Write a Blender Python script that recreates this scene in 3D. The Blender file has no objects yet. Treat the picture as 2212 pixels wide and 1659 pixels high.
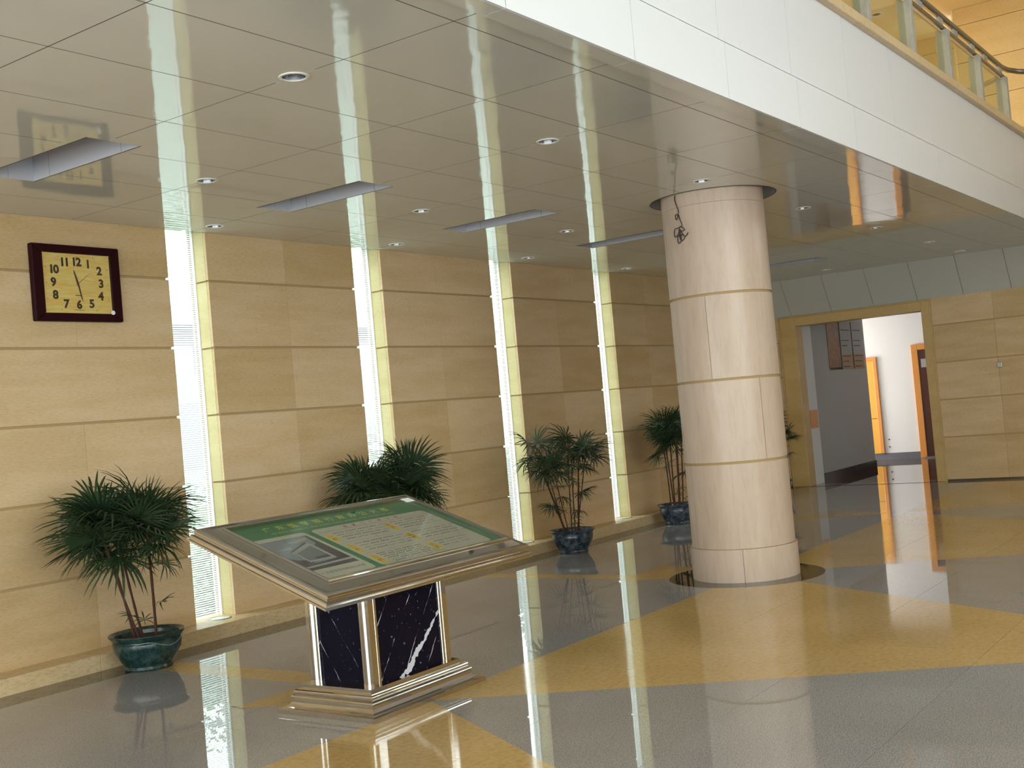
import bpy, bmesh, math, random
from mathutils import Vector, Matrix
random.seed(7)
R = math.radians
C = bpy.context.scene.collection
SC = bpy.context.scene

# ------------------------------------------------------------------ camera
F_PX, YAW, PIT, ROL = 2484.44, 0.951787, 0.026876, -0.088222
fw = Vector((math.sin(YAW)*math.cos(PIT), math.cos(YAW)*math.cos(PIT), math.sin(PIT)))
rt = Vector((math.cos(YAW), -math.sin(YAW), 0)); up = rt.cross(fw)
r2 = rt*math.cos(ROL)+up*math.sin(ROL); u2 = -rt*math.sin(ROL)+up*math.cos(ROL)
cam = bpy.data.cameras.new('camera'); camo = bpy.data.objects.new('camera', cam); C.objects.link(camo)
cam.sensor_width = 36; cam.lens = F_PX/2212*36; cam.clip_start = .05; cam.clip_end = 200
camo.matrix_world = Matrix(((r2.x, u2.x, -fw.x, 0), (r2.y, u2.y, -fw.y, 0), (r2.z, u2.z, -fw.z, 1.679), (0, 0, 0, 1)))
SC.camera = camo

# ------------------------------------------------------------------ world, light, exposure
SKY = 4.0
w = bpy.data.worlds.new('overcast_sky'); SC.world = w; w.use_nodes = True
wn = w.node_tree.nodes; wl = w.node_tree.links
bg = wn['Background']; bg.inputs[0].default_value = (.93, .97, 1, 1); bg.inputs[1].default_value = SKY
SC.view_settings.view_transform = 'Standard'; SC.view_settings.look = 'None'
SC.view_settings.gamma = 1; SC.view_settings.use_curve_mapping = False
SC.view_settings.exposure = 0.90
SC.cycles.max_bounces = 10; SC.cycles.diffuse_bounces = 5; SC.cycles.glossy_bounces = 5
SC.cycles.transmission_bounces = 4; SC.cycles.transparent_max_bounces = 8
SC.cycles.sample_clamp_indirect = 6
SC.cycles.caustics_reflective = False; SC.cycles.caustics_refractive = False

def area(name, loc, direction, sx, sy, power, col=(1, 1, 1), portal=False):
    l = bpy.data.lights.new(name, 'AREA'); l.shape = 'RECTANGLE'; l.size = sx; l.size_y = sy
    l.energy = power; l.color = col
    if portal: l.cycles.is_portal = True
    o = bpy.data.objects.new(name, l); C.objects.link(o); o.location = loc
    o.rotation_euler = Vector(direction).to_track_quat('-Z', 'Y').to_euler()
    return o
# sky portals at the unseen front glazing and the added side and far glazing
area('portal_front_glazing', (.4, -8.9, 3.7), (0, 1, 0), 10.8, 7.3, 1, portal=True)
area('portal_added_far_glazing', (18.9, -6.15, 6.3), (-1, 0, 0), 2.2, 5.5, 1, portal=True)
area('portal_added_side_glazing', (-4.8, -.5, 1.75), (1, 0, 0), 3.4, 16.8, 1, portal=True)
# ceiling fittings of the upper gallery and daylight of the corridor's side window
area('gallery_ceiling_lamp', (13, 5.6, 7.3), (0, 0, -1), 9, 3, 170, (1, .88, .64))
area('corridor_window_daylight', (23.9, 11.3, 1.6), (0, -1, 0), 1.7, 2.2, 105, (1, .98, .95))

# ------------------------------------------------------------------ materials
def mat(name, col, rough=.5, metal=0, spec=.5, **kw):
    m = bpy.data.materials.new(name); m.use_nodes = True
    b = m.node_tree.nodes['Principled BSDF']
    b.inputs['Base Color'].default_value = (*col, 1); b.inputs['Roughness'].default_value = rough
    b.inputs['Metallic'].default_value = metal; b.inputs['Specular IOR Level'].default_value = spec
    for k, v in kw.items():
        b.inputs[k.replace('_', ' ')].default_value = v
    return m
def nodes(m): return m.node_tree.nodes, m.node_tree.links, m.node_tree.nodes['Principled BSDF']
def pos_tex(m, scale=(1, 1, 1)):
    n, l, b = nodes(m)
    g = n.new('ShaderNodeNewGeometry'); mp = n.new('ShaderNodeMapping'); mp.inputs['Scale'].default_value = scale
    l.new(g.outputs['Position'], mp.inputs['Vector']); return mp.outputs[0]
def noise(m, vec, scale, detail=3, rough=.5, dist=0):
    n, l, b = nodes(m); t = n.new('ShaderNodeTexNoise')
    t.inputs['Scale'].default_value = scale; t.inputs['Detail'].default_value = detail
    t.inputs['Roughness'].default_value = rough; t.inputs['Distortion'].default_value = dist
    l.new(vec, t.inputs['Vector']); return t.outputs['Fac']
def ramp(m, fac, stops):
    n, l, b = nodes(m); r = n.new('ShaderNodeValToRGB')
    while len(r.color_ramp.elements) < len(stops): r.color_ramp.elements.new(.5)
    for e, (p, c) in zip(r.color_ramp.elements, stops):
        e.position = p; e.color = (*c, 1) if len(c) == 3 else c
    l.new(fac, r.inputs['Fac']); return r.outputs['Color']
def mix(m, fac, a, b_, mode='MIX'):
    n, l, b = nodes(m); x = n.new('ShaderNodeMix'); x.data_type = 'RGBA'; x.blend_type = mode
    for s, v in ((x.inputs[0], fac), (x.inputs[6], a), (x.inputs[7], b_)):
        if isinstance(v, (int, float)): s.default_value = v
        elif isinstance(v, tuple): s.default_value = (*v, 1)
        else: l.new(v, s)
    return x.outputs[2]
def to_base(m, c): n, l, b = nodes(m); l.new(c, b.inputs['Base Color'])
def bump(m, h, strength, dist):
    n, l, b = nodes(m); x = n.new('ShaderNodeBump'); x.inputs['Strength'].default_value = strength
    x.inputs['Distance'].default_value = dist; l.new(h, x.inputs['Height']); l.new(x.outputs[0], b.inputs['Normal'])
def obj_random(m): n, l, b = nodes(m); return n.new('ShaderNodeObjectInfo').outputs['Random']

def stone(name, c1, c2, c3, rough, scale=(1, 1, 1), fine=60, rand=.5, bumpd=0, spec=.5, speck=None):
    m = mat(name, c1, rough, spec=spec)
    v = pos_tex(m, scale)
    big = ramp(m, noise(m, v, 1.3, 4), [(.35, c1), (.65, c2)])
    fn = noise(m, v, fine, 3, .7)
    f = ramp(m, fn, [(.3, c3), (.55, (1, 1, 1))])
    c = mix(m, .6, big, f, 'MULTIPLY')
    rv = ramp(m, obj_random(m), [(0, tuple(1-rand*.34*k for k in (.7, .85, 1.35))), (.55, (1, 1, 1)), (1, (1, 1, 1))])
    c = mix(m, 1.0, c, rv, 'MULTIPLY')
    if speck:
        vo = noise(m, pos_tex(m), 150, 3, .8)
        c = mix(m, 1.0, c, ramp(m, vo, [(.40, speck), (.56, (1, 1, 1))]), 'MULTIPLY')
    to_base(m, c)
    if bumpd: bump(m, fn, .3, bumpd)
    return m
M = {}
M['sandstone'] = stone('sandstone_wall', (.685, .51, .32), (.62, .445, .25), (.76, .69, .60), .62, (1, 1, 6), 22, .6, .0008, .3)
M['sandback'] = mat('sandstone_joint_backing', (.42, .29, .14), .8)  # darkened to put the shade of the grooves into the backing colour
M['plinth'] = stone('plinth_travertine', (.70, .54, .33), (.62, .46, .26), (.62, .48, .33), .35, (1, 1, 3), 26, .3, .0006, .5)
M['reveal'] = stone('reveal_stone', (.62, .54, .30), (.57, .48, .25), (.85, .82, .72), .55, (1, 1, 5), 20, .2, 0, .3)
M['column'] = stone('column_limestone', (.59, .465, .38), (.54, .42, .335), (.84, .78, .73), .33, (3, 3, .5), 7, .15, 0, .45)
M['yellow'] = stone('yellow_floor_marble', (.61, .43, .20), (.55, .38, .16), (.70, .58, .40), .045, (1, 1, 1), 28, .12, 0, .5)
M['grey'] = stone('grey_floor_granite', (.47, .465, .49), (.43, .425, .45), (.72, .72, .74), .045, (1, 1, 1), 40, .12, 0, .5, speck=(.42, .41, .42))
M['border'] = stone('brown_floor_border', (.095, .075, .058), (.075, .06, .045), (.7, .7, .7), .05, (1, 1, 1), 40, .1, 0, .5)
M['black'] = stone('black_granite', (.012, .011, .010), (.02, .018, .016), (.6, .6, .6), .03, (1, 1, 1), 60, .1)
M['grout'] = mat('floor_grout', (.10, .085, .065), .5)
for k in ('yellow', 'grey', 'border', 'black'):
    M[k].node_tree.nodes['Principled BSDF'].inputs['Roughness'].default_value = .018; M[k].node_tree.nodes['Principled BSDF'].inputs['Specular IOR Level'].default_value = .62
    bump(M[k], noise(M[k], pos_tex(M[k]), 1.7, 1), .25, .0018)

M['yellow'].node_tree.nodes['Principled BSDF'].inputs['Roughness'].default_value = .07; M['yellow'].node_tree.nodes['Principled BSDF'].inputs['Specular IOR Level'].default_value = .28

# glossy aluminium ceiling panels, each a little wavy
m = mat('ceiling_aluminium', (.63, .63, .595), .045, spec=.8)
v = pos_tex(m); n, l, b = nodes(m)
off = n.new('ShaderNodeVectorMath'); off.operation = 'ADD'
cmb = n.new('ShaderNodeCombineXYZ'); ml = n.new('ShaderNodeMath'); ml.operation = 'MULTIPLY'; ml.inputs[1].default_value = 40
l.new(obj_random(m), ml.inputs[0]); l.new(ml.outputs[0], cmb.inputs[0]); l.new(v, off.inputs[0]); l.new(cmb.outputs[0], off.inputs[1])
bump(m, noise(m, off.outputs[0], 3.6, 2, .45), .5, .0035)
M['ceil'] = m
M['ceilback'] = mat('ceiling_joint_backing', (.045, .035, .025), .7)
M['slope'] = mat('bulkhead_panel', (.50, .50, .46), .3)
m = mat('fascia_white_panel', (.72, .735, .79), .35, spec=.4)
bump(m, noise(m, pos_tex(m, (1, 1, 12)), 9, 2), .2, .0006); M['fascia'] = m
M['steel'] = mat('polished_stainless', (.62, .60, .575), .055, 1)
bump(M['steel'], noise(M['steel'], pos_tex(M['steel']), 3.5, 2), .3, .003)
M['chrome'] = mat('downlight_chrome', (.22, .22, .23), .22, 1)
M['ringwhite'] = mat('white_trim_ring', (.75, .74, .72), .35)
M['trough'] = mat('light_trough_lavender_grey', (.46, .46, .51), .4)
M['diffuser'] = mat('opal_diffuser', (.55, .55, .6), .4)
M['plaster'] = mat('white_plaster', (.74, .73, .72), .7)
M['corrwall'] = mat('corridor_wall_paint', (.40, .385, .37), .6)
M['darkbase'] = stone('dark_skirting_granite', (.03, .03, .04), (.05, .05, .065), (.7, .7, .7), .15)
M['greybase'] = stone('grey_skirting_granite', (.13, .13, .16), (.17, .17, .20), (.6, .6, .65), .25)
M['upwall'] = stone('gallery_yellow_stone', (.70, .56, .30), (.66, .51, .25), (.8, .75, .65), .5, (1, 1, 5), 20, .2)
M['upceil'] = mat('gallery_ceiling_cream', (.80, .70, .48), .6)
M['coping'] = stone('coping_stone', (.70, .54, .34), (.64, .48, .28), (.8, .75, .65), .4, (1, 1, 1), 20, .1)
M['postgrey'] = stone('baluster_grey_marble', (.42, .42, .40), (.36, .36, .34), (.75, .75, .75), .4, (1, 1, .5), 20, .1)
M['railmetal'] = mat('handrail_steel', (.30, .30, .29), .22, 1)
M['doorframe'] = stone('door_surround_stone', (.60, .42, .18), (.54, .36, .14), (.80, .72, .6), .4, (1, 1, 3), 24, .1)
M['wood'] = mat('varnished_orange_wood', (.66, .27, .055), .3)
M['yellowwood'] = mat('ochre_board', (.75, .38, .05), .4)
M['darkwood'] = mat('dark_red_door', (.075, .018, .007), .3)
M['clockframe'] = mat('dark_mahogany', (.020, .001, .003), .5, spec=.15)
M['ink'] = mat('dark_ink', (.06, .03, .02), .6)
M['gold'] = mat('clock_hand_brown', (.16, .08, .035), .4, .3)
M['white'] = mat('white_plastic', (.8, .84, .84), .4)
M['green'] = mat('green_print', (.022, .20, .10), .5)
M['card'] = mat('cream_print', (.60, .53, .46), .5)
M['yellowtext'] = mat('yellow_print', (.80, .72, .08), .5)
M['redtext'] = mat('red_print', (.60, .07, .05), .5)
M['redbrown'] = mat('orange_red_print', (.55, .12, .02), .5)
M['ovalyellow'] = mat('oval_yellow_print', (.85, .56, .03), .5)
M['greytext'] = mat('grey_print', (.10, .10, .12), .6)
M['pinkline'] = mat('pink_rule_print', (.62, .35, .27), .6)
M['picsky'] = mat('picture_sky', (.28, .30, .37), .5)
M['picdark'] = mat('picture_dark_building', (.075, .065, .10), .5)
M['piclight'] = mat('picture_light_building', (.45, .42, .44), .5)
M['picmid'] = mat('picture_facade', (.19, .21, .25), .5)
M['soil'] = mat('soil', (.03, .018, .01), .9)
M['stem'] = mat('palm_stem_fibre', (.075, .024, .015), .8)
M['petiole'] = mat('palm_petiole', (.035, .06, .02), .5)
M['cable'] = mat('black_cable', (.03, .022, .018), .5)
M['cord'] = mat('pale_string', (.22, .30, .26), .7)
# clock face wood
m = mat('clock_face_wood', (.8, .45, .12), .35)
c = ramp(m, noise(m, pos_tex(m, (1.2, 1, 9)), 5, 4, .6, .6), [(.3, (.95, .50, .10)), (.7, (1.0, .74, .31))]); to_base(m, c); M['clockface'] = m
# black marble with slanting white veins
m = mat('black_veined_marble', (.005, .005, .012), .05, spec=.14)
n, l, b = nodes(m)
def math_(op, *a):
    x = n.new('ShaderNodeMath'); x.operation = op
    for i, q in enumerate(a):
        if isinstance(q, (int, float)): x.inputs[i].default_value = q
        else: l.new(q, x.inputs[i])
    return x.outputs[0]
v = pos_tex(m); sep = n.new('ShaderNodeSeparateXYZ'); l.new(v, sep.inputs[0])
def slant(kx, ky, off, wob, width, period, keep, nscale):
    """parallel slanted veins: distance to wobbling lines, kept only where a noise allows"""
    d = math_('ADD', sep.outputs['Z'], math_('MULTIPLY', sep.outputs['X'], -kx)); d = math_('ADD', d, math_('MULTIPLY', sep.outputs['Y'], -ky)); d = math_('ADD', d, off)
    d = math_('ADD', d, math_('MULTIPLY', math_('SUBTRACT', noise(m, v, nscale, 5, .7), .5), wob))
    pp_ = math_('PINGPONG', d, period); wn_ = noise(m, v, 9, 3, .6)
    wd_ = math_('MULTIPLY', math_('SUBTRACT', wn_, keep), width)
    return math_('MINIMUM', math_('MAXIMUM', math_('MULTIPLY', math_('SUBTRACT', wd_, pp_), 260.), 0.), 1.)
main = slant(.85, .0, 4.30, .13, .11, 2.0, .33, 5)
side = slant(1.5, 1.5, .09, .07, .035, .16, .44, 4)
f2 = noise(m, v, 42, 2, .5)
sp = ramp(m, f2, [(.68, (0, 0, 0)), (.76, (.10, .11, .16))])
vv_ = math_('MAXIMUM', main, side)
c = mix(m, vv_, (.004, .004, .012), (.55, .56, .62)); c = mix(m, 1.0, c, sp, 'ADD'); to_base(m, c); M['marble'] = m
# glazed pots
def glaze(name, c1, c2):
    m = mat(name, c1, .22)
    f = noise(m, pos_tex(m), 14, 4, .7)
    to_base(m, ramp(m, f, [(.42, c1), (.72, c2)])); bump(m, f, .5, .004); return m
M['potgreen'] = glaze('dark_green_glaze', (.006, .028, .028), (.05, .09, .085))
M['potblue'] = glaze('slate_blue_glaze', (.012, .022, .042), (.13, .16, .19))
def leafmat(name, c1, c2):
    m = mat(name, c1, .42); n, l, b = nodes(m)
    c = ramp(m, obj_random(m), [(0, c1), (1, c2)]); to_base(m, c)
    tr = n.new('ShaderNodeBsdfTranslucent'); l.new(c, tr.inputs[0]); mx = n.new('ShaderNodeMixShader'); mx.inputs[0].default_value = .18
    l.new(b.outputs[0], mx.inputs[1]); l.new(tr.outputs[0], mx.inputs[2]); l.new(mx.outputs[0], n['Material Output'].inputs[0]); return m
M['leaf'] = leafmat('palm_leaf', (.014, .036, .014), (.055, .090, .038))
M['bush'] = leafmat('garden_leaf', (.012, .05, .012), (.05, .14, .02))
m = leafmat('garden_leaf_varied', (.008, .04, .010), (.02, .07, .012)); n, l, b = nodes(m)
M['bush2'] = m
# glass
def glass(name, tint, refl=1.0):
    m = bpy.data.materials.new(name); m.use_nodes = True; n = m.node_tree.nodes; l = m.node_tree.links; n.clear()
    o = n.new('ShaderNodeOutputMaterial'); t = n.new('ShaderNodeBsdfTransparent'); t.inputs[0].default_value = (*tint, 1)
    g = n.new('ShaderNodeBsdfGlossy'); g.inputs['Roughness'].default_value = .02; lw = n.new('ShaderNodeLayerWeight'); lw.inputs[0].default_value = .5
    pw = n.new('ShaderNodeMath'); pw.operation = 'POWER'; pw.inputs[1].default_value = 5; l.new(lw.outputs['Facing'], pw.inputs[0])
    f = n.new('ShaderNodeMath'); f.operation = 'MULTIPLY_ADD'; f.inputs[1].default_value = .9; f.inputs[2].default_value = .04; l.new(pw.outputs[0], f.inputs[0])
    x = n.new('ShaderNodeMixShader'); l.new(f.outputs[0], x.inputs[0]); l.new(t.outputs[0], x.inputs[1]); l.new(g.outputs[0], x.inputs[2]); l.new(x.outputs[0], o.inputs[0]); return m
M['glass'] = glass('clear_glass', (.95, .98, .96)); M['glassgreen'] = glass('balustrade_glass', (.86, .90, .80))
m = bpy.data.materials.new('frosted_film_stripe'); m.use_nodes = True; n = m.node_tree.nodes; l = m.node_tree.links; n.clear()
o = n.new('ShaderNodeOutputMaterial'); t = n.new('ShaderNodeBsdfTranslucent'); t.inputs[0].default_value = (.92, .95, .94, 1)
d = n.new('ShaderNodeBsdfTransparent'); d.inputs[0].default_value = (.9, .95, .93, 1); x = n.new('ShaderNodeMixShader'); x.inputs[0].default_value = .25
l.new(t.outputs[0], x.inputs[1]); l.new(d.outputs[0], x.inputs[2]); l.new(x.outputs[0], o.inputs[0]); M['film'] = m
M['outwhite'] = mat('outer_reveal_white', (.85, .86, .84), .6)
M['lawn'] = mat('lawn_green', (.03, .08, .02), .9)
M['outbuild'] = mat('pale_building', (.26, .27, .29), .7); M['outglass'] = mat('building_window', (.16, .18, .2), .3)

# ------------------------------------------------------------------ helpers
def link(o, parent=None):
    C.objects.link(o)
    if parent is not None: o.parent = parent
    return o
def empty(name, loc=(0, 0, 0), label=None, cat=None, group=None, kind=None):
    o = bpy.data.objects.new(name, None); o.location = loc; o.empty_display_size = .1; C.objects.link(o)
    return tag(o, label, cat, group, kind)
def tag(o, label=None, cat=None, group=None, kind=None):
    if label: o['label'] = label
    if cat: o['category'] = cat
    if group: o['group'] = group
    if kind: o['kind'] = kind
    return o
class MB:
    """collects faces in world coordinates"""
    def __init__(s): s.v = []; s.f = []; s.sm = False
    def face(s, pts):
        i = len(s.v); s.v += [tuple(p) for p in pts]; s.f.append(tuple(range(i, i+len(pts)))); return s
    def box(s, x0, x1, y0, y1, z0, z1):
        i = len(s.v)
        s.v += [(x0, y0, z0), (x1, y0, z0), (x1, y1, z0), (x0, y1, z0), (x0, y0, z1), (x1, y0, z1), (x1, y1, z1), (x0, y1, z1)]
        s.f += [tuple(i+k for k in q) for q in ((0, 3, 2, 1), (4, 5, 6, 7), (0, 1, 5, 4), (1, 2, 6, 5), (2, 3, 7, 6), (3, 0, 4, 7))]; return s
    def prism(s, poly, z0, z1):
        n = len(poly); i = len(s.v)
        s.v += [(x, y, z0) for x, y in poly]+[(x, y, z1) for x, y in poly]
        s.f.append(tuple(i+k for k in range(n-1, -1, -1))); s.f.append(tuple(i+n+k for k in range(n)))
        for k in range(n): s.f.append((i+k, i+(k+1) % n, i+n+(k+1) % n, i+n+k))
        return s
    def lathe(s, prof, cx=0, cy=0, n=32, a0=0, a1=2*math.pi):
        full = abs(a1-a0-2*math.pi) < 1e-6; cols = n if full else n+1; i = len(s.v)
        for k in range(cols):
            a = a0+(a1-a0)*k/n
            for r, z in prof: s.v.append((cx+r*math.cos(a), cy+r*math.sin(a), z))
        m = len(prof)
        for k in range(n):
            k2 = (k+1) % cols
            for j in range(m-1): s.f.append((i+k*m+j, i+k2*m+j, i+k2*m+j+1, i+k*m+j+1))
        s.sm = True; return s
    def tube(s, pts, r, n=8, cap=True):
        pts = [Vector(p) for p in pts]; i = len(s.v); rr = r if isinstance(r, (list, tuple)) else [r]*len(pts)
        ref = None
        for k, p in enumerate(pts):
            d = (pts[min(k+1, len(pts)-1)]-pts[max(k-1, 0)]).normalized()
            if ref is None: ref = d.orthogonal().normalized()
            a = (ref-d*ref.dot(d)).normalized(); ref = a; b_ = d.cross(a)
            for q in range(n):
                t = 2*math.pi*q/n; s.v.append(tuple(p+(a*math.cos(t)+b_*math.sin(t))*rr[k]))
        for k in range(len(pts)-1):
            for q in range(n): s.f.append((i+k*n+q, i+k*n+(q+1) % n, i+(k+1)*n+(q+1) % n, i+(k+1)*n+q))
        if cap: s.f.append(tuple(i+q for q in range(n-1, -1, -1))); s.f.append(tuple(i+(len(pts)-1)*n+q for q in range(n)))
        s.sm = True; return s
    def build(s, name, m, parent=None, kind=None, label=None, bevel=0, smooth=None):
        me = bpy.data.meshes.new(name)
        off = Vector((0, 0, 0)) if parent is None else wloc(parent)
        me.from_pydata([tuple(Vector(p)-off) for p in s.v], [], s.f); me.update()
        for mm in (m if isinstance(m, list) else [m]): me.materials.append(mm)
        o = bpy.data.objects.new(name, me); link(o, parent); tag(o, label, None, None, kind)
        sm = s.sm if smooth is None else smooth
        if sm:
            bm = bmesh.new(); bm.from_mesh(me); bmesh.ops.remove_doubles(bm, verts=bm.verts, dist=1e-6)
            for f in bm.faces: f.smooth = True
            for e in bm.edges:
                if len(e.link_faces) == 2 and e.calc_face_angle(0) > R(38): e.smooth = False
            bm.to_mesh(me); bm.free()
        if bevel:
            b = o.modifiers.new('bevel', 'BEVEL'); b.width = bevel; b.segments = 2; b.limit_method = 'ANGLE'
        return o
def wloc(o):
    p = Vector((0, 0, 0))
    while o is not None: p = p+o.location; o = o.parent
    return p
def apply_mods(o):
    dg = bpy.context.evaluated_depsgraph_get(); dg.update()
    me = bpy.data.meshes.new_from_object(o.evaluated_get(dg)); o.modifiers.clear(); o.data = me
def clip(poly, a, b, c):
    """keep a*x+b*y<=c"""
    out = []
    for i in range(len(poly)):
        p, q = poly[i], poly[(i+1) % len(poly)]; dp = a*p[0]+b*p[1]-c; dq = a*q[0]+b*q[1]-c
        if dp <= 0: out.append(p)
        if dp*dq < 0: t = dp/(dp-dq); out.append((p[0]+t*(q[0]-p[0]), p[1]+t*(q[1]-p[1])))
    return out
def parea(p): return .5*sum(p[i][0]*p[(i+1) % len(p)][1]-p[(i+1) % len(p)][0]*p[i][1] for i in range(len(p))) if len(p) > 2 else 0
def halfplanes(tri):
    """ccw convex polygon -> half planes a x + b y <= c"""
    h = []
    for i in range(len(tri)):
        (x0, y0), (x1, y1) = tri[i], tri[(i+1) % len(tri)]; a, b = (y1-y0), -(x1-x0); h.append((a, b, a*x0+b*y0))
    return h
def split(polys, shape):
    """divide convex polys into (inside, outside) of convex ccw shape"""
    ins, outs = [], []
    H = halfplanes(shape)
    for p in polys:
        rest = p
        for a, b, c in H:
            o = clip(rest, -a, -b, -c)
            if abs(parea(o)) > 1e-4: outs.append(o)
            rest = clip(rest, a, b, c)
            if len(rest) < 3: break
        if abs(parea(rest)) > 1e-4: ins.append(rest)
    return ins, outs

ZC = 3.558; YW = 8.131; XF = 19.1; XCE = 18.72; YFA = 2.925
COL = (9.98, 4.62); CR = .475
NODES = [0.62, 5.33, 10.02, 14.77, 19.5]
WIN = [6.431, 8.768, 11.161, 13.549, 15.93]; WW = .435

# ------------------------------------------------------------------ floor
floor = empty('floor', (0, 0, 0), kind='structure')
MB().box(-5.2, 26, -9.2, 8.6, -.12, -.012).build('floor_slab', M['grout'], floor)
yel = []
for k in range(len(NODES)-1):
    a, b_ = NODES[k], NODES[k+1]; yel.append([(a, 4.61), ((a+b_)/2, 4.61-(b_-a)*.872), (b_, 4.61)])
for k, n_ in enumerate(NODES[:4]): yel.append([(n_, 4.61), (n_+.52, 5.78), (n_-.52, 5.78)])
for x0, x1 in ((.75, 1.0), (5.44, 5.71), (9.66, 9.88), (14.3, 14.55)): yel.append([(x0, 5.78), (x1, 5.78), (x1, 7.53), (x0, 7.53)])
ys = [-2.75, -1.83, -.91, .01, .93, 1.85, 2.77, 3.69, 4.61, 5.57, 6.53, 7.53]
xs = [-1.25+.95*i for i in range(22)]; xs[-1] = XF+.4
DISK = [(COL[0]+.72*math.cos(2*math.pi*i/48), COL[1]+.72*math.sin(2*math.pi*i/48)) for i in range(48)]
rest_y, rest_g = MB(), MB()
G = .0012
for i in range(len(xs)-1):
    for j in range(len(ys)-1):
        cell = [(xs[i]+G, ys[j]+G), (xs[i+1]-G, ys[j]+G), (xs[i+1]-G, ys[j+1]-G), (xs[i]+G, ys[j+1]-G)]
        yparts, gparts = [], [cell]
        for s in yel:
            ins, gparts = split(gparts, s); yparts += ins
        near = xs[i] > 2.6 and xs[i] < 14.2 and ys[j] > .5
        def cut(ps):
            if abs((xs[i]+xs[i+1])/2-COL[0]) < 1.6 and abs((ys[j]+ys[j+1])/2-COL[1]) < 1.6:
                return split(ps, DISK)[1]
            return ps
        yparts, gparts = cut(yparts), cut(gparts)
        for ps, mm, acc in ((yparts, 'yellow', rest_y), (gparts, 'grey', rest_g)):
            if not ps: continue
            tgt = MB() if near else acc
            for p in ps: tgt.prism(p, -.011, 0)
            if near: tgt.build('floor_tile', M[mm], floor)
rest_y.build('yellow_floor_tiles', M['yellow'], floor, kind='stuff'); 
for (x0, x1, y0, y1) in ((-5, xs[0]-G, -9, 7.53), (xs[0], XF+.4, -9, ys[0]-G)): rest_g.box(x0, x1, y0, y1, -.011, 0)
rest_g.build('grey_floor_tiles', M['grey'], floor, kind='stuff')
bx = -5
while bx < XF: MB().box(bx+G, min(bx+1.19, XF)-G, 7.532, 7.95, -.011, 0).build('border_slab', M['border'], floor); bx += 1.19
MB().prism(DISK, -.011, .0008).build('column_foot_disk', M['black'], floor)
MB().box(XF-.1, XF+.02, 5.36, 7.48, .0002, .004).build('threshold_strip', M['border'], floor)
MB().box(XF+.4, 26, 2.0, 12, -.02, 0).build('corridor_floor_slab', M['border'], floor)

# ------------------------------------------------------------------ ceiling
ceiling = empty('ceiling', (0, 0, ZC), kind='structure')
LX = [3.1206+1.2*i for i in range(-6, 14)]; LX[-1] = XCE
LY = [3.052, 3.228]+[3.228+.72*j for j in range(1, 7)]+[YW]
lights = [(4.32, 4.31), (6.72, 4.30), (9.13, 4.30), (11.56, 4.33), (14.0, 4.36), (16.4, 4.39), (18.2, 4.44),
          (5.52, 6.47), (7.90, 6.45), (10.25, 6.42), (12.72, 6.44), (15.12, 6.44), (18.0, 6.47),
          (6.74, 7.84), (9.10, 7.80), (11.5, 7.79), (13.93, 7.80), (16.32, 7.84)]
TR = [(4.36, 5.92, 7.09), (6.70, 5.89, 7.04), (9.04, 5.86, 6.98), (11.46, 5.83, 6.97), (13.92, 5.86, 7.0), (16.32, 5.88, 7.02)]
TW = .19
cutter = MB()
for x, y in lights: cutter.prism([(x+.066*math.cos(t*math.pi/10), y+.066*math.sin(t*math.pi/10)) for t in range(20)], ZC-.1, ZC+.1)
for x, y0, y1 in TR: cutter.box(x-TW, x+TW, y0, y1, ZC-.1, ZC+.1)
COLT = (10.05, 4.64)
cutter.prism([(COLT[0]+.59*math.cos(t*math.pi/24), COLT[1]+.59*math.sin(t*math.pi/24)) for t in range(48)], ZC-.1, ZC+.1)
cut_o = cutter.build('cutter', M['ceil'], smooth=False)
bmc = bmesh.new(); bmc.from_mesh(cut_o.data); bmesh.ops.recalc_face_normals(bmc, faces=bmc.faces); bmc.to_mesh(cut_o.data); bmc.free()
todo = []
g = .0034
for i in range(len(LX)-1):
    for j in range(len(LY)-1):
        x0, x1, y0, y1 = LX[i]+g, LX[i+1]-g, LY[j]+g, LY[j+1]-g
        o = MB().box(x0, x1, y0, y1, ZC, ZC+.003).build('ceiling_panel', M['ceil'], ceiling)
        hit = any(x0-.1 < x < x1+.1 and y0-.1 < y < y1+.1 for x, y in lights) or any(x0 < tx+TW and x1 > tx-TW and y0 < ty1 and y1 > ty0 for tx, ty0, ty1 in TR) \
            or (x0 < COLT[0]+.6 and x1 > COLT[0]-.6 and y0 < COLT[1]+.6 and y1 > COLT[1]-.6)
        if hit:
            b_ = o.modifiers.new('cut', 'BOOLEAN'); b_.operation = 'DIFFERENCE'; b_.solver = 'EXACT'; b_.object = cut_o; todo.append(o)
dg = bpy.context.evaluated_depsgraph_get(); dg.update()
newm = [bpy.data.meshes.new_from_object(o.evaluated_get(dg)) for o in todo]
for o, me in zip(todo, newm): o.modifiers.clear(); o.data = me
bpy.data.objects.remove(cut_o)
bk = MB().box(-5, XCE, 3.0, YW+.1, ZC+.24, ZC+.26); bk.build('ceiling_void_slab', M['ceilback'], ceiling)
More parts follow.
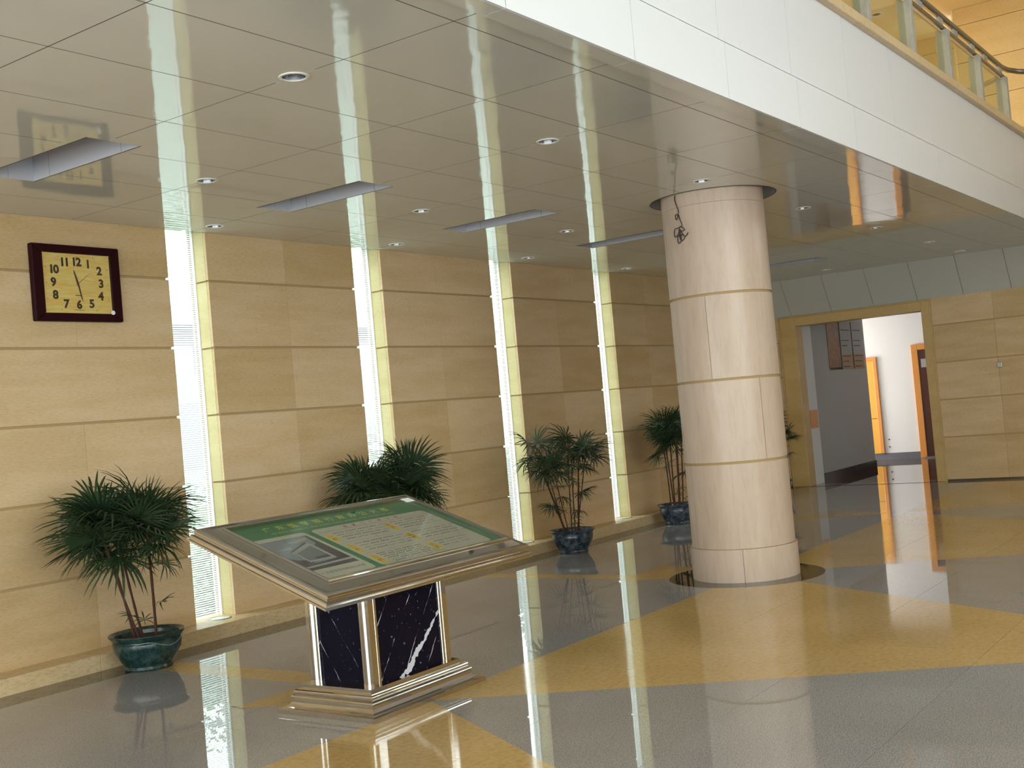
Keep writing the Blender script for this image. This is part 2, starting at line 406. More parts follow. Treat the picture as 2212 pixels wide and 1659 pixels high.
# joint backing: dark strips just above every joint
jb = MB()
def clear_of(x0, x1, y0, y1):
    return not (any(x0 < x+.08 and x1 > x-.08 and y0 < y+.08 and y1 > y-.08 for x, y in lights) or any(x0 < tx+TW and x1 > tx-TW and y0 < b1 and y1 > b0 for tx, b0, b1 in TR)
                or (x0 < COLT[0]+.6 and x1 > COLT[0]-.6 and y0 < COLT[1]+.6 and y1 > COLT[1]-.6))
for x in LX[1:-1]:
    y = 3.052
    while y < YW: 
        if clear_of(x-.01, x+.01, y, y+.1): jb.box(x-.0034, x+.0034, y, min(y+.1, YW), ZC+.0003, ZC+.0025)
        y += .1
for y in LY[1:-1]:
    x = LX[0]
    while x < XCE:
        if clear_of(x, x+.1, y-.01, y+.01): jb.box(x, min(x+.1, XCE), y-.0034, y+.0034, ZC+.0003, ZC+.0025)
        x += .1
jb.build('joint_strips', M['ceilback'], ceiling, kind='stuff')
MB().lathe([(.59, ZC-.001), (.59, ZC+.16), (.47, ZC+.16)], *COLT, n=48).build('column_collar', M['trough'], ceiling)
MB().lathe([(.588, ZC-.003), (.594, ZC-.003), (.594, ZC+.002), (.588, ZC+.002)], *COLT, n=48).build('collar_edge', M['ceilback'], ceiling)
# dropped edge strip beside the fascia
for i in range(len(LX)-1): MB().box(LX[i]+g, LX[i+1]-g, YFA+.0205, 3.06, 3.537, 3.55).build('edge_strip', M['ceil'], ceiling)
MB().box(-5, XCE, YFA+.002, 3.06, 3.551, 3.60).build('edge_strip_backing', M['ceilback'], ceiling)

# ------------------------------------------------------------------ left wall of sandstone courses
ZCO = [.124, .709, 1.312, 1.915, 2.517, 3.120, ZC]
wall_left = empty('wall_left', (0, YW, 0), kind='structure')
bays = [(-5, WIN[0], [-1.6, .4, 2.5, 4.45, 5.49]), (WIN[0]+WW, WIN[1], [7.81]), (WIN[1]+WW, WIN[2], [10.12]), (WIN[2]+WW, WIN[3], [12.55]), (WIN[3]+WW, WIN[4], [14.93]), (WIN[4]+WW, XF, [17.6])]
GR = .011
for bi, (a, b_, js) in enumerate(bays):
    MB().box(a+.0215, b_-.0215, YW+.012, YW+.25, 0, ZC+.3).build('wall_core', M['sandback'], wall_left)
    for k in range(6):
        z0 = ZCO[k]+(GR if k else 0); z1 = ZCO[k+1]-(GR if k < 5 else 0)
        js2 = js if bi else ([j for q, j in enumerate(js) if (q+k) % 2 == 0] if k != 5 else [.4, 4.6])
        xx = [a]+js2+[b_]
        for q in range(len(xx)-1):
            MB().box(xx[q]+(.0008 if q else 0), xx[q+1]-(.0008 if q < len(xx)-2 else 0), YW+random.uniform(-.0006, .0006), YW+.03, z0, z1).build('stone_slab', M['sandstone'], wall_left)
# reveals (inner side returns) with their own pieces
for wx in WIN:
    for xa, xb in ((wx-.02, wx+.0), (wx+WW, wx+WW+.02)):
        for k in range(6):
            z0 = ZCO[k]+(GR*.7 if k else 0); z1 = ZCO[k+1]-(GR*.7 if k < 5 else -.085)
            MB().box(xa+(.0 if xa < wx else -.001), xb+(.001 if xa < wx else 0), YW+.031, YW+.168, z0, z1).build('reveal_slab', M['reveal'], wall_left)
    MB().box(wx-.06, wx+WW+.06, YW+.004, YW+.4, ZC+.085, ZC+.3).build('window_head', M['sandback'], wall_left)
# outside skin
for (a, b_, js) in bays: MB().box(a, b_, YW+.25, YW+.262, 0, ZC+.3).build('outer_skin', M['outwhite'], wall_left)
# plinth
baseboard = empty('baseboard_left', (0, 7.867, 0), kind='structure')
px_ = -5.0; pl = [-5, -3.4, -1.7, .1, 1.9, 3.7, 5.3, 6.47, 6.96, 8.6, 10.4, 12.0, 13.4, 15.0, 16.8, XF]
for a, b_ in zip(pl[:-1], pl[1:]): MB().box(a+.001, b_-.001, 7.867, YW+.013, -.01, .124).build('plinth_stone', M['plinth'], baseboard, bevel=.004)
for wx in WIN: MB().box(wx-.0, wx+WW, YW+.0135, YW+.30, -.01, .1235).build('sill_stone', M['plinth'], baseboard)

# ------------------------------------------------------------------ slit windows
for i, wx in enumerate(WIN):
    wd = empty('window_%d' % (i+1), (wx, YW+.18, .124), kind='structure')
    MB().box(wx+.004, wx+WW-.004, YW+.185, YW+.190, .124, ZC+.085).build('pane', M['glass'], wd)
    fr = MB()
    fr.box(wx, wx+.008, YW+.168, YW+.2, .124, ZC+.085); fr.box(wx+WW-.008, wx+WW, YW+.168, YW+.2, .124, ZC+.085)
    fr.build('window_frame', M['outwhite'], wd)
    sl = MB(); z = .135
    while z < ZC+.07:
        sl.box(wx+.008, wx+WW-.008, YW+.180, YW+.1815, z, z+.0118); z += .0196
    sl.build('film_stripes', M['film'], wd, kind='stuff')

# ------------------------------------------------------------------ far wall, bulkhead and doorway
wall_back = empty('wall_back', (XF, 0, 0), kind='structure')
DO0, DO1, DI0, DI1, DZI, DZO = 5.21, 7.775, 5.35, 7.49, 2.775, 2.93
ZB = 2.956
MB().box(XF+.012, XF+.28, DO1-.05, YW+.2, 0, 4.6).build('wall_core', M['sandback'], wall_back)
MB().box(XF+.012, XF+.28, -3.3, DO0+.05, 0, 4.6).build('wall_core', M['sandback'], wall_back)
MB().box(XF+.012, XF+.28, DO0, DO1, DZI+.03, 4.6).build('wall_core', M['sandback'], wall_back)
zf = [0, .709, 1.312, 1.915, 2.517, 3.12]
for seg in ([DO1, YW], [DO0, 4.25], [4.25, 2.4], [2.4, .5], [.5, -1.4], [-1.4, -3.3]):
    a, b_ = min(seg), max(seg)
    for k in range(5 if a > 2.9 else 5):
        MB().box(XF+random.uniform(-.0006, .0006), XF+.03, a+.0015, b_-.0015, zf[k]+(GR if k else 0.03), zf[k+1]-GR if k < 4 else ZB).build('stone_slab', M['sandstone'], wall_back)
MB().box(XF-.012, XF+.02, -3.3, DO0, 0, .03).build('floor_seam', M['border'], wall_back)
MB().box(XF-.012, XF+.02, DO1, YW, 0, .03).build('floor_seam', M['border'], wall_back)
# doorway surround
d1 = empty('door_1', (XF, 6.42, 0), kind='structure')
MB().box(XF-.025, XF+.28, DI1, DO1, 0, DZO).build('door_jamb', M['doorframe'], d1, bevel=.008)
MB().box(XF-.025, XF+.28, DO0, DI0, 0, DZO).build('door_jamb', M['doorframe'], d1, bevel=.008)
MB().box(XF-.025, XF+.28, DI0, DI1, DZI, DZO).build('door_lintel', M['doorframe'], d1, bevel=.008)
for a, b_, c_, e_ in ((DO1, DO1+.02, 0, DZO+.02), (DO0-.02, DO0, 0, DZO+.02), (DO0, DO1, DZO, DZO+.02)):
    MB().box(XF-.035, XF+.01, a, b_, c_, e_).build('surround_bead', M['doorframe'], d1, bevel=.004)
# sloping bulkhead of square panels
t1 = empty('trim_1', (XF, 4, ZB), kind='structure')
by = [YW]+[y for y in reversed(LY[2:-1])]+[3.228]+[3.228-.72*k for k in range(1, 10)]
for a, b_ in zip(by[:-1], by[1:]):
    mb = MB(); y0, y1 = b_+.003, a-.003
    P = [(XCE+.002, ZC), (XF-.002, ZB), (XF+.01, ZB+.012), (XCE+.014, ZC+.012)]
    i = len(mb.v); mb.v += [(x, y0, z) for x, z in P]+[(x, y1, z) for x, z in P]
    mb.f += [(3, 2, 1, 0), (4, 5, 6, 7), (0, 1, 5, 4), (1, 2, 6, 5), (2, 3, 7, 6), (3, 0, 4, 7)]
    mb.build('bulkhead_panel', M['slope'], t1)
MB().face([(XCE+.02, -3.2, ZC+.013), (XCE+.02, YW, ZC+.013), (XF+.02, YW, ZB+.013), (XF+.02, -3.2, ZB+.013)]).build('bulkhead_backing', M['ceilback'], t1)
MB().box(XCE-.002, XCE+.004, -3.2, YW, ZC+.0, ZC+.012).build('bulkhead_shadow_gap', M['ceilback'], t1)

# corridor behind the doorway
wc = empty('wall_corridor', (19.4, 7.55, 0), kind='structure')
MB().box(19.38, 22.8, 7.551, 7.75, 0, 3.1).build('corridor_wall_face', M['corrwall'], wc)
MB().box(19.385, 22.82, 7.535, 7.55, 0, .15).build('corridor_skirting', M['darkbase'], wc)
MB().box(19.38, 19.80, 7.50, 7.55, .0, 3.1).build('white_reveal_strip', M['plaster'], wc)
MB().box(19.385, 19.74, 7.485, 7.499, .98, 1.30).build('wooden_edge_block', M['wood'], wc)
wf = empty('wall_corridor_end', (25, 7.5, 0), kind='structure')
MB().box(25, 25.2, 2, 12, 0, 3.1).build('end_wall_face', M['plaster'], wf)
MB().box(24.985, 25, 7.29, 8.0, 0, .14).build('end_skirting', M['greybase'], wf)
MB().box(24.985, 25, 8.0, 12, 0, .14).build('end_skirting', M['greybase'], wf)
MB().box(24.985, 25, 2, 5.9, 0, .14).build('end_skirting', M['greybase'], wf)
for z in (.26, .42): MB().lathe([(0, 0), (.014, 0), (.014, .01), (0, .01)]).build('tmp', M['ink']) if False else MB().box(24.99, 25, 7.93, 7.955, z, z+.025).build('screw_cap', M['ink'], wf)
wr = empty('wall_corridor_right', (22, 4.9, 0), kind='structure')
MB().box(19.38, 25, 4.7, 4.9, 0, 3.1).build('right_wall_face', M['plaster'], wr)
MB().box(22.6, 22.8, 7.75, 11.4, 0, 3.1).build('alcove_wall_face', M['plaster'], wr)
wce = empty('ceiling_corridor', (22, 6, 3.1), kind='structure')
MB().box(19.38, 25.2, 4.7, 12, 3.1, 3.2).build('corridor_ceiling_slab', M['plaster'], wce)
ww = empty('window_6', (23.9, 11.4, 0), kind='structure')
for a, b_, c_, e_ in ((22.6, 23.0, 0, 3.1), (24.8, 25.2, 0, 3.1), (23.0, 24.8, 0, .5), (23.0, 24.8, 2.7, 3.1)):
    MB().box(a, b_, 11.4, 11.55, c_, e_).build('window_surround', M['plaster'], ww)
MB().box(23.0, 24.8, 11.46, 11.47, .5, 2.7).build('pane', M['glass'], ww)
# doors of the end wall
d2 = empty('door_2', (25, 8.5, 0), kind='structure')
MB().box(24.95, 25, 8.05, 8.13, .14, 2.24).build('casing', M['wood'], d2, bevel=.006)
MB().box(24.95, 25, 9.0, 9.08, .14, 2.24).build('casing', M['wood'], d2, bevel=.006)
MB().box(24.95, 25, 8.13, 9.0, 2.16, 2.24).build('casing', M['wood'], d2, bevel=.006)
MB().box(24.97, 24.99, 8.13, 8.36, .14, 2.16).build('door_panel', M['yellowwood'], d2)
MB().box(24.97, 24.99, 8.362, 9.0, .14, 2.16).build('door_panel', M['yellowwood'], d2)
MB().box(24.965, 24.969, 8.14, 8.36, .90, .91).build('rail_line', M['darkwood'], d2)
d3 = empty('door_3', (25, 6.6, 0), kind='structure')
MB().box(24.94, 25, 7.15, 7.285, 0, 2.42).build('casing', M['wood'], d3, bevel=.006)
MB().box(24.94, 25, 5.9, 6.03, 0, 2.42).build('casing', M['wood'], d3, bevel=.006)
MB().box(24.94, 25, 6.03, 7.15, 2.30, 2.42).build('casing', M['wood'], d3, bevel=.006)
MB().box(24.965, 24.99, 6.03, 7.15, .03, 2.30).build('door_leaf', M['darkwood'], d3)
MB().box(24.9, 25, 5.9, 7.2, 0, .03).build('sill_strip', M['railmetal'], d3)

# ------------------------------------------------------------------ fascia, coping and gallery
t2 = empty('trim_2', (10, YFA, 3.54), kind='structure')
for i in range(len(LX)-1):
    MB().box(LX[i]+.0025, LX[i+1]-.0025, YFA, YFA+.02, 3.536, 3.902).build('fascia_panel', M['fascia'], t2)
    MB().box(LX[i]+.0025, LX[i+1]-.0025, YFA+.035, YFA+.055, 3.87, 4.632).build('fascia_panel', M['fascia'], t2)
MB().box(-5, XF, YFA+.021, YFA+.034, 3.56, 3.86).build('fascia_backing', M['ceilback'], t2)
MB().box(-5, XF, YFA+.0, YFA+.06, 3.896, 3.899).build('fascia_ledge', M['fascia'], t2)
MB().box(-5, XF, YFA+.056, YFA+.12, 3.56, 4.632).build('fascia_core', M['ceilback'], t2)
t3 = empty('trim_3', (10, 3, 4.64), kind='structure')
cx0 = -5.0
while cx0 < XF:
    MB().box(cx0+.001, min(cx0+1.8, XF)-.001, 2.90, 3.24, 4.633, 4.715).build('coping_stone', M['coping'], t3, bevel=.005); cx0 += 1.8
gfl = empty('floor_gallery', (8, 5.6, 4.6), kind='structure')
MB().box(-5, XF+1.5, 3.1, YW+.2, 4.40, 4.60).build('gallery_slab', M['coping'], gfl)
wg = empty('wall_gallery', (8, YW, 4.6), kind='structure')
MB().box(-5, XF+1.5, YW, YW+.2, 4.6, 7.5).build('gallery_side_wall', M['upwall'], wg)
zu = [4.6, 5.2, 5.8, 6.0, 6.6, 7.19, 7.46]
zu = [4.62, 5.40, 6.0, 6.595, 7.19, 7.46]
for k in range(5):
    for a, b_ in ((-3.3, -2), (-2, .4), (.4, 2.4), (2.4, 4.41)):
        MB().box(XF, XF+.03, a+.001, b_-.001, zu[k]+.004, zu[k+1]-.004).build('gallery_stone', M['upwall'], wg)
    for a, b_ in ((4.6, 5.6), (5.6, 6.9), (6.9, YW)):
        MB().box(XF+1.2, XF+1.23, a+.001, b_-.001, zu[k]+.004, zu[k+1]-.004).build('gallery_stone', M['upwall'], wg)
MB().box(XF+.031, XF+.3, -3.3, 4.41, 4.6, 7.5).build('gallery_core', M['sandback'], wg)
MB().box(XF, XF+.3, 4.412, 4.44, 4.6, 7.46).build('gallery_corner_pilaster', M['upceil'], wg)
MB().box(XF+1.231, XF+1.4, 4.41, YW, 4.6, 7.5).build('gallery_core', M['sandback'], wg)
gc = empty('ceiling_gallery', (8, 3, 7.46), kind='structure')
MB().box(-5, XF+1.5, -9, YW+.2, 7.46, 7.6).build('gallery_ceiling_slab', M['upceil'], gc)
MB().box(11, XF-.9, -3, 3.6, 7.36, 7.459).build('ceiling_drop_panel', M['plaster'], gc)
# unseen atrium enclosure: added side glazing, front opening sized to shape the light
ws = empty('wall_side', (-5, 0, 0), kind='structure')
MB().box(-5.2, -5, -9.2, YW+.2, 3.5, 7.5).build('side_wall_face', M['sandstone'], ws)
for k in range(7): MB().box(-5.1, -4.98, -9+2.8*k-.06, -9+2.8*k+.06, 0, 3.5).build('added_side_mullion', M['railmetal'], ws)  # side glazing added to let light in low from the left
MB().box(-5.06, -5.05, -9, YW, 0, 3.5).build('added_side_glazing', M['glass'], ws)
wfr = empty('wall_front', (7, -9, 0), kind='structure')
for k in range(4): MB().box(-5+3*k-.12, -5+3*k+.12, -9.15, -8.95, 0, 7.5).build('facade_pier', M['sandstone'], wfr)
MB().box(5.8, XF, -9.2, -9, 0, 7.5).build('added_front_wall', M['sandstone'], wfr)  # unseen solid stretch, put in to keep the far end darker
MB().box(-5, 5.8, -9.15, -9, 3.5, 3.9).build('facade_transom', M['sandstone'], wfr)
MB().box(-5, 5.8, -9.08, -9.07, 0, 7.46).build('facade_glazing', M['glass'], wfr)

wfe = empty('wall_added_far_glazing', (XF, -6, 0), kind='structure')  # unseen glazing added to give the polished steel bright reflections
for k in range(4): MB().box(XF, XF+.15, -9+1.9*k-.05, -9+1.9*k+.05, 0, 7.5).build('added_far_mullion', M['railmetal'], wfe)
MB().box(XF, XF+.15, -9, -3.3, 0, 5.2).build('added_sill_wall', M['sandstone'], wfe)  # raised to keep the glazing out of reflections in the stand base
MB().box(XF, XF+.15, -9, -3.3, 6.3, 6.4).build('added_far_transom', M['railmetal'], wfe)
MB().box(XF+.07, XF+.08, -9, -3.3, 0, 7.5).build('added_far_pane', M['glass'], wfe)

# ------------------------------------------------------------------ column
colm = empty('column', (COL[0], COL[1], 0), 'round cream limestone column standing on a black granite disk', 'column')
def drum(z0, z1, r, a_s, name='drum'):
    for q in range(2):
        a0 = a_s+q*math.pi+.0016/r; a1 = a_s+(q+1)*math.pi-.0016/r
        MB().lathe([(r-.06, z0), (r, z0), (r, z1), (r-.06, z1)], *COL, n=32, a0=a0, a1=a1).build(name, M['column'], colm)
pc = math.atan2(-COL[1], -COL[0])
CZ = [.300, 1.075, 1.83, 2.61, 3.44, 3.74]
drum(0.001, CZ[0]-.002, CR+.018, pc-.03, 'base_drum')
for k, off_ in enumerate((2.1, .62, -.35, 1.9, 2.4)):
    drum(CZ[k]+(.012 if k < 4 and k > 0 else .001), CZ[k+1]-(.012 if k < 3 else .001), CR, pc+off_ if k != 2 else pc-.30)
MB().lathe([(CR-.012, .01), (CR-.012, 3.74)], *COL, n=48).build('column_core', M['sandback'], colm)

# cable tangled on the column top
def on_col(px, py):
    s = (px-1545)/223.; z = 3.535-(py-420)/219.
    s = s+.075*(z-3.5)*0
    ang = pc-math.asin(max(-.95, min(.95, s/(CR+.01))))*(1)
    return s, z, ang
zp = [(500, 120), (500, 175), (525, 250), (548, 340), (545, 392), (518, 390), (508, 430), (522, 460), (545, 440), (548, 395), (572, 460), (605, 545), (585, 570), (545, 580), (505, 590), (487, 650), (505, 695), (545, 680), (558, 620), (565, 575), (600, 575), (635, 625), (590, 632), (568, 600), (580, 680), (590, 760), (570, 800), (540, 770), (545, 700), (590, 690), (625, 700), (640, 740), (600, 770), (565, 700), (560, 600), (600, 650), (640, 720), (688, 675)]
pts = []
for k, (zx, zy) in enumerate(zp):
    px, py = 1400+zx/6.91, 400+zy/6.91
    # plane through the column front facing the viewer, then pushed onto the cylinder
    lean = (py-430)*.083
    s = (px-lean-1545)/223.; z = 3.55-(py-418-(1545-px)*.085*0)/222.
    ang = pc-math.asin(max(-.9, min(.9, s/CR)))*-1
    rr = CR+.008+.004*(k % 3)
    pts.append((COL[0]+rr*math.cos(pc+math.asin(max(-.9, min(.9, s/CR)))), COL[1]+rr*math.sin(pc+math.asin(max(-.9, min(.9, s/CR)))), z))
def smooth_pts(p, n=4):
    p = [Vector(q) for q in p]; out = []
    for i in range(len(p)-1):
        p0, p1, p2, p3 = p[max(i-1, 0)], p[i], p[i+1], p[min(i+2, len(p)-1)]
        for k in range(n):
            t = k/n; out.append(.5*((2*p1)+(-p0+p2)*t+(2*p0-5*p1+4*p2-p3)*t*t+(-p0+3*p1-3*p2+p3)*t**3))
    out.append(p[-1]); return out
cb = MB().tube(smooth_pts(pts), .0042, 6).build('hanging_cable', M['cable'])
tag(cb, 'thin dark cable hanging in tangled loops from the column top', 'cable')

# ------------------------------------------------------------------ ceiling lights
def link_copy(src, name, parent, loc=None):
    o = src.copy(); C.objects.link(o); o.parent = parent
    return o
dl0 = None
pos_words = {}
dlabels = [
 'chrome downlight nearest the camera, largest of all, in upper left', 'second largest chrome downlight, in the upper middle of the ceiling', 'chrome downlight just above the top of the column',
 'chrome downlight directly right of the column top', 'chrome downlight in the outer row beside the doorway reflection', 'small downlight in the outer row near the fascia', 'farthest small downlight of the outer row, close to the bulkhead',
 'chrome downlight in the middle row, between the first and second light troughs', 'chrome downlight in the middle row, between the second and third light troughs', 'chrome downlight in the middle row, between the third and fourth light troughs',
 'middle row downlight hidden behind the column top', 'middle row downlight just beyond the column', 'farthest downlight of the middle row, beside the last light trough',
 'downlight close to the stone wall beside the first slit window', 'downlight close to the stone wall just right of the second slit window', 'downlight close to the stone wall just right of the third slit window', 'downlight close to the stone wall just right of the fourth slit window',
 'wall row downlight hidden behind the column']
def seen(x, y): return True
for i, (x, y) in enumerate(lights):
    e = empty('downlight', (x, y, ZC), dlabels[i], 'ceiling light', 'round downlights in the panelled ceiling')
    if dl0 is None:
        a = MB().lathe([(.062, .0), (.066, -.006), (.079, -.005), (.082, .0), (.079, .001)], n=28); a = a.build('trim_ring', M['ringwhite']); 
        b1 = MB().lathe([(.063, -.002), (.058, .03), (.048, .06), (.03, .085), (0, .095)], n=28).build('reflector', M['chrome'])
        c1 = MB().lathe([(0, .012), (.012, .016), (.02, .034), (.016, .06), (.012, .085)], n=16).build('bulb', M['ringwhite'])
        a.parent = e; b1.parent = e; c1.parent = e; dl0 = (a, b1, c1)
    else:
        for s in dl0: link_copy(s, s.name, e)
tl = ['long recessed light trough at far left above the clock', 'recessed light trough above the second slit window', 'recessed light trough above the third slit window', 'recessed light trough cut off by the column top', 'recessed light trough hidden behind the column', 'far small recessed light trough right of the column']
for i, (x, y0, y1) in enumerate(TR):
    e = empty('light_trough', (x, (y0+y1)/2, ZC), tl[i], 'ceiling light', 'recessed troughs in the panelled ceiling')
    h = .20
    for a, b_, c_, d_ in ((x-TW, x-TW+.004, y0, y1), (x+TW-.004, x+TW, y0, y1)):
        for q0, q1 in ((y0, y0+.19), (y0+.193, y1-.193), (y1-.19, y1)):
            MB().box(a, b_, q0, q1, ZC+.0, ZC+h).build('side_panel', M['trough'], e)
    for c_, d_ in ((y0, y0+.004), (y1-.004, y1)):
        MB().box(x-TW+.004, x-.001, c_, d_, ZC, ZC+h).build('end_panel', M['trough'], e)
        MB().box(x+.001, x+TW-.004, c_, d_, ZC, ZC+h).build('end_panel', M['trough'], e)
    for xx_ in (x-TW+.0005, x+TW-.0035):
        for q in (y0+.19, y1-.193): MB().box(xx_, xx_+.003, q, q+.003, ZC, ZC+h).build('joint_line', M['ceilback'], e)
    MB().box(x-TW, x+TW, y0, y1, ZC+h, ZC+h+.01).build('diffuser', M['diffuser'], e)
    MB().box(x-TW-.004, x-TW, y0, y1, ZC-.002, ZC+.006).build('edge_trim', M['ceilback'], e)
    MB().box(x+TW, x+TW+.004, y0, y1, ZC-.002, ZC+.006).build('edge_trim', M['ceilback'], e)
# downlight of the gallery
e = empty('gallery_downlight', (18.25, 5.35, 7.46), 'small downlight in the cream ceiling behind the balustrade glass', 'ceiling light')
MB().lathe([(.06, 7.455), (.10, 7.448), (.11, 7.46)], 18.25, 5.35, 24).build('trim_ring', M['ringwhite'], e)
MB().lathe([(.0, 7.459), (.06, 7.455)], 18.25, 5.35, 24).build('reflector', M['cable'], e)
# uplights set in the plinth by each window
ul = ['round floor light set in the plinth under the first, widest slit window', 'round floor light in the plinth at the second slit window', 'round floor light in the plinth beside the sign panel corner, third slit window', 'round floor light in the plinth at the fourth slit window next to the palm', 'round floor light in the plinth of the slit window behind the column']
for i, wx in enumerate(WIN):
    x, y = wx+.26, YW+.0
    e = empty('uplight', (x, y, .124), ul[i], 'floor light', 'round lights set in the plinth at the slit windows')
    MB().lathe([(.085, .1242), (.087, .129), (.10, .128), (.104, .1242)], x, y, 28).build('trim_ring', M['chrome'], e)
    MB().lathe([(0, .127), (.085, .127)], x, y, 28).build('lens', M['white'], e)

# ------------------------------------------------------------------ balustrade
bal = empty('balustrade', (12, 3.05, 4.715), 'gallery balustrade of grey posts, glass panes and steel handrail above the white fascia', 'railing')
pxs = [9.95+1.34*k for k in range(-8, 5)]
for x in pxs: MB().box(x, x+.09, 2.985, 3.115, 4.715, 5.335).build('post', M['postgrey'], bal, bevel=.006)
for a, b_ in zip(pxs[:-1], pxs[1:]):
    MB().box(a+.10, b_-.01, 3.045, 3.055, 4.73, 5.30).build('glass_pane', M['glassgreen'], bal)
    for q in (.42, .98):
        MB().box(a+1.34*q-.08, a+1.34*q+.08, 3.035, 3.065, 5.385, 5.45).build('rail_bracket', M['postgrey'], bal)
    MB().box(a+.10, b_-.01, 3.04, 3.06, 5.298, 5.318).build('pane_edging', M['coping'], bal)
MB().box(-.8, 15.5, 3.02, 3.08, 5.338, 5.372).build('lower_rail', M['railmetal'], bal, bevel=.008)
hp = [(-.8, 3.05, 5.48), (5, 3.05, 5.48), (15.4, 3.05, 5.48)]+[(15.4+.9*math.sin(t), 3.05-.9*(1-math.cos(t)), 5.48) for t in (.25, .5, .75, 1.0, 1.25, 1.57)]+[(16.3, .5, 5.48)]
MB().tube(hp, .034, 12).build('handrail', M['railmetal'], bal)

# ------------------------------------------------------------------ text helper
def text_mesh(body, size, bold=0.0, align='CENTER', spacing=1.0):
    cu = bpy.data.curves.new('txt', 'FONT'); cu.body = body; cu.size = size; cu.align_x = align; cu.align_y = 'CENTER'
    cu.space_character = spacing; cu.offset = bold; cu.resolution_u = 3
    o = bpy.data.objects.new('txt', cu); C.objects.link(o)
    dg = bpy.context.evaluated_depsgraph_get(); dg.update()
    me = bpy.data.meshes.new_from_object(o.evaluated_get(dg)); bpy.data.objects.remove(o); return me

# ------------------------------------------------------------------ clock
CX0, CX1, CZ0, CZ1 = 5.113, 5.902, 2.728, 3.338
ccx, ccz = (CX0+CX1)/2, (CZ0+CZ1)/2
clk = empty('clock', (ccx, YW-.002, ccz), 'rectangular clock in a dark mahogany frame with a pale wood face, on the wall', 'clock')
fwd = .092
def frame_piece(p):
    mb = MB(); y0, y1 = YW-.055, YW-.002
    i = 0; mb.v = [(x, y0, z) for x, z in p]+[(x, y1, z) for x, z in p]
    mb.f = [(0, 1, 2, 3), (7, 6, 5, 4), (0, 4, 5, 1), (1, 5, 6, 2), (2, 6, 7, 3), (3, 7, 4, 0)]
    o = mb.build('frame_bar', M['clockframe'], clk, bevel=.008)
O4 = [(CX0, CZ0), (CX1, CZ0), (CX1, CZ1), (CX0, CZ1)]; I4 = [(CX0+fwd, CZ0+fwd*.72), (CX1-fwd, CZ0+fwd*.72), (CX1-fwd, CZ1-fwd*.72), (CX0+fwd, CZ1-fwd*.72)]
for k in range(4): frame_piece([O4[k], O4[(k+1) % 4], I4[(k+1) % 4], I4[k]])
MB().box(CX0+.05, CX1-.05, YW-.040, YW-.036, CZ0+.04, CZ1-.04).build('dial', M['clockface'], clk)
MB().box(CX0+fwd-.005, CX1-fwd+.005, YW-.0535, YW-.0525, CZ0+.06, CZ1-.06).build('dial_glass', M['glass'], clk)
def on_wall(me, name, m, x, z, y, parent, sx=1, rot=0):
    me.materials.clear(); me.materials.append(m)
    me.transform(Matrix.Rotation(R(90), 4, 'X') @ Matrix.Rotation(rot, 4, 'Z') @ Matrix.Diagonal((sx, 1, 1, 1)))
    o = bpy.data.objects.new(name, me); link(o, parent); o.location = Vector((x, y, z))-wloc(parent); return o
NP = {12: (0, .172), 1: (.105, .160), 2: (.205, .108), 3: (.215, .005), 4: (.205, -.098), 5: (.115, -.162), 6: (0, -.172), 7: (-.115, -.168), 8: (-.205, -.098), 9: (-.215, .003), 10: (-.205, .105), 11: (-.105, .166)}
for k, (dx, dz) in NP.items():
    on_wall(text_mesh(str(k), .092, .004, spacing=.85), 'numeral', M['ink'], ccx+dx*1.0, ccz+dz, YW-.0412, clk, 1.05)
for k in range(12):
    a = k*math.pi/6; tx, tz = (.275*math.sin(a)/max(abs(math.sin(a)), abs(math.cos(a))), .212*math.cos(a)/max(abs(math.sin(a)), abs(math.cos(a))))
    MB().box(ccx+tx-.003, ccx+tx+.003, YW-.0418, YW-.0402, ccz+tz-.003, ccz+tz+.003).build('minute_dot', M['ink'], clk)
def hand(name, ang, ln, wd, tail, y):
    mb = MB(); d = Vector((math.sin(ang), 0, math.cos(ang))); p = Vector((d.z, 0, -d.x)); c0 = Vector((ccx, y, ccz))
    P = [c0-d*tail-p*wd*.5, c0-d*tail+p*wd*.5, c0+p*wd, c0+d*ln*.8+p*wd*.6, c0+d*ln, c0+d*ln*.8-p*wd*.6, c0-p*wd]
    q = [x+Vector((0, -.002, 0)) for x in P]; n = len(P); mb.v = [tuple(x) for x in P+q]
    mb.f = [tuple(range(n)), tuple(range(2*n-1, n-1, -1))]+[(k, n+k, n+(k+1) % n, (k+1) % n) for k in range(n)]
    mb.build(name, M['gold'], clk)
hand('hour_hand', R(344), .115, .009, .03, YW-.043); hand('minute_hand', R(168), .150, .007, .03, YW-.046); hand('second_hand', R(52), .13, .0015, .03, YW-.049)
MB().box(ccx-.045, ccx+.045, YW-.0415, YW-.0402, ccz-.214, ccz-.211).build('dial_line', M['ink'], clk)
MB().box(ccx-.03, ccx+.03, YW-.0415, YW-.0402, ccz-.098, ccz-.093).build('dial_line', M['ink'], clk)
MB().tube([(CX1-.098, YW-.054, CZ0+.075), (CX1-.098, YW-.060, CZ0+.075)], .018, 16).build('round_sticker', M['white'], clk)

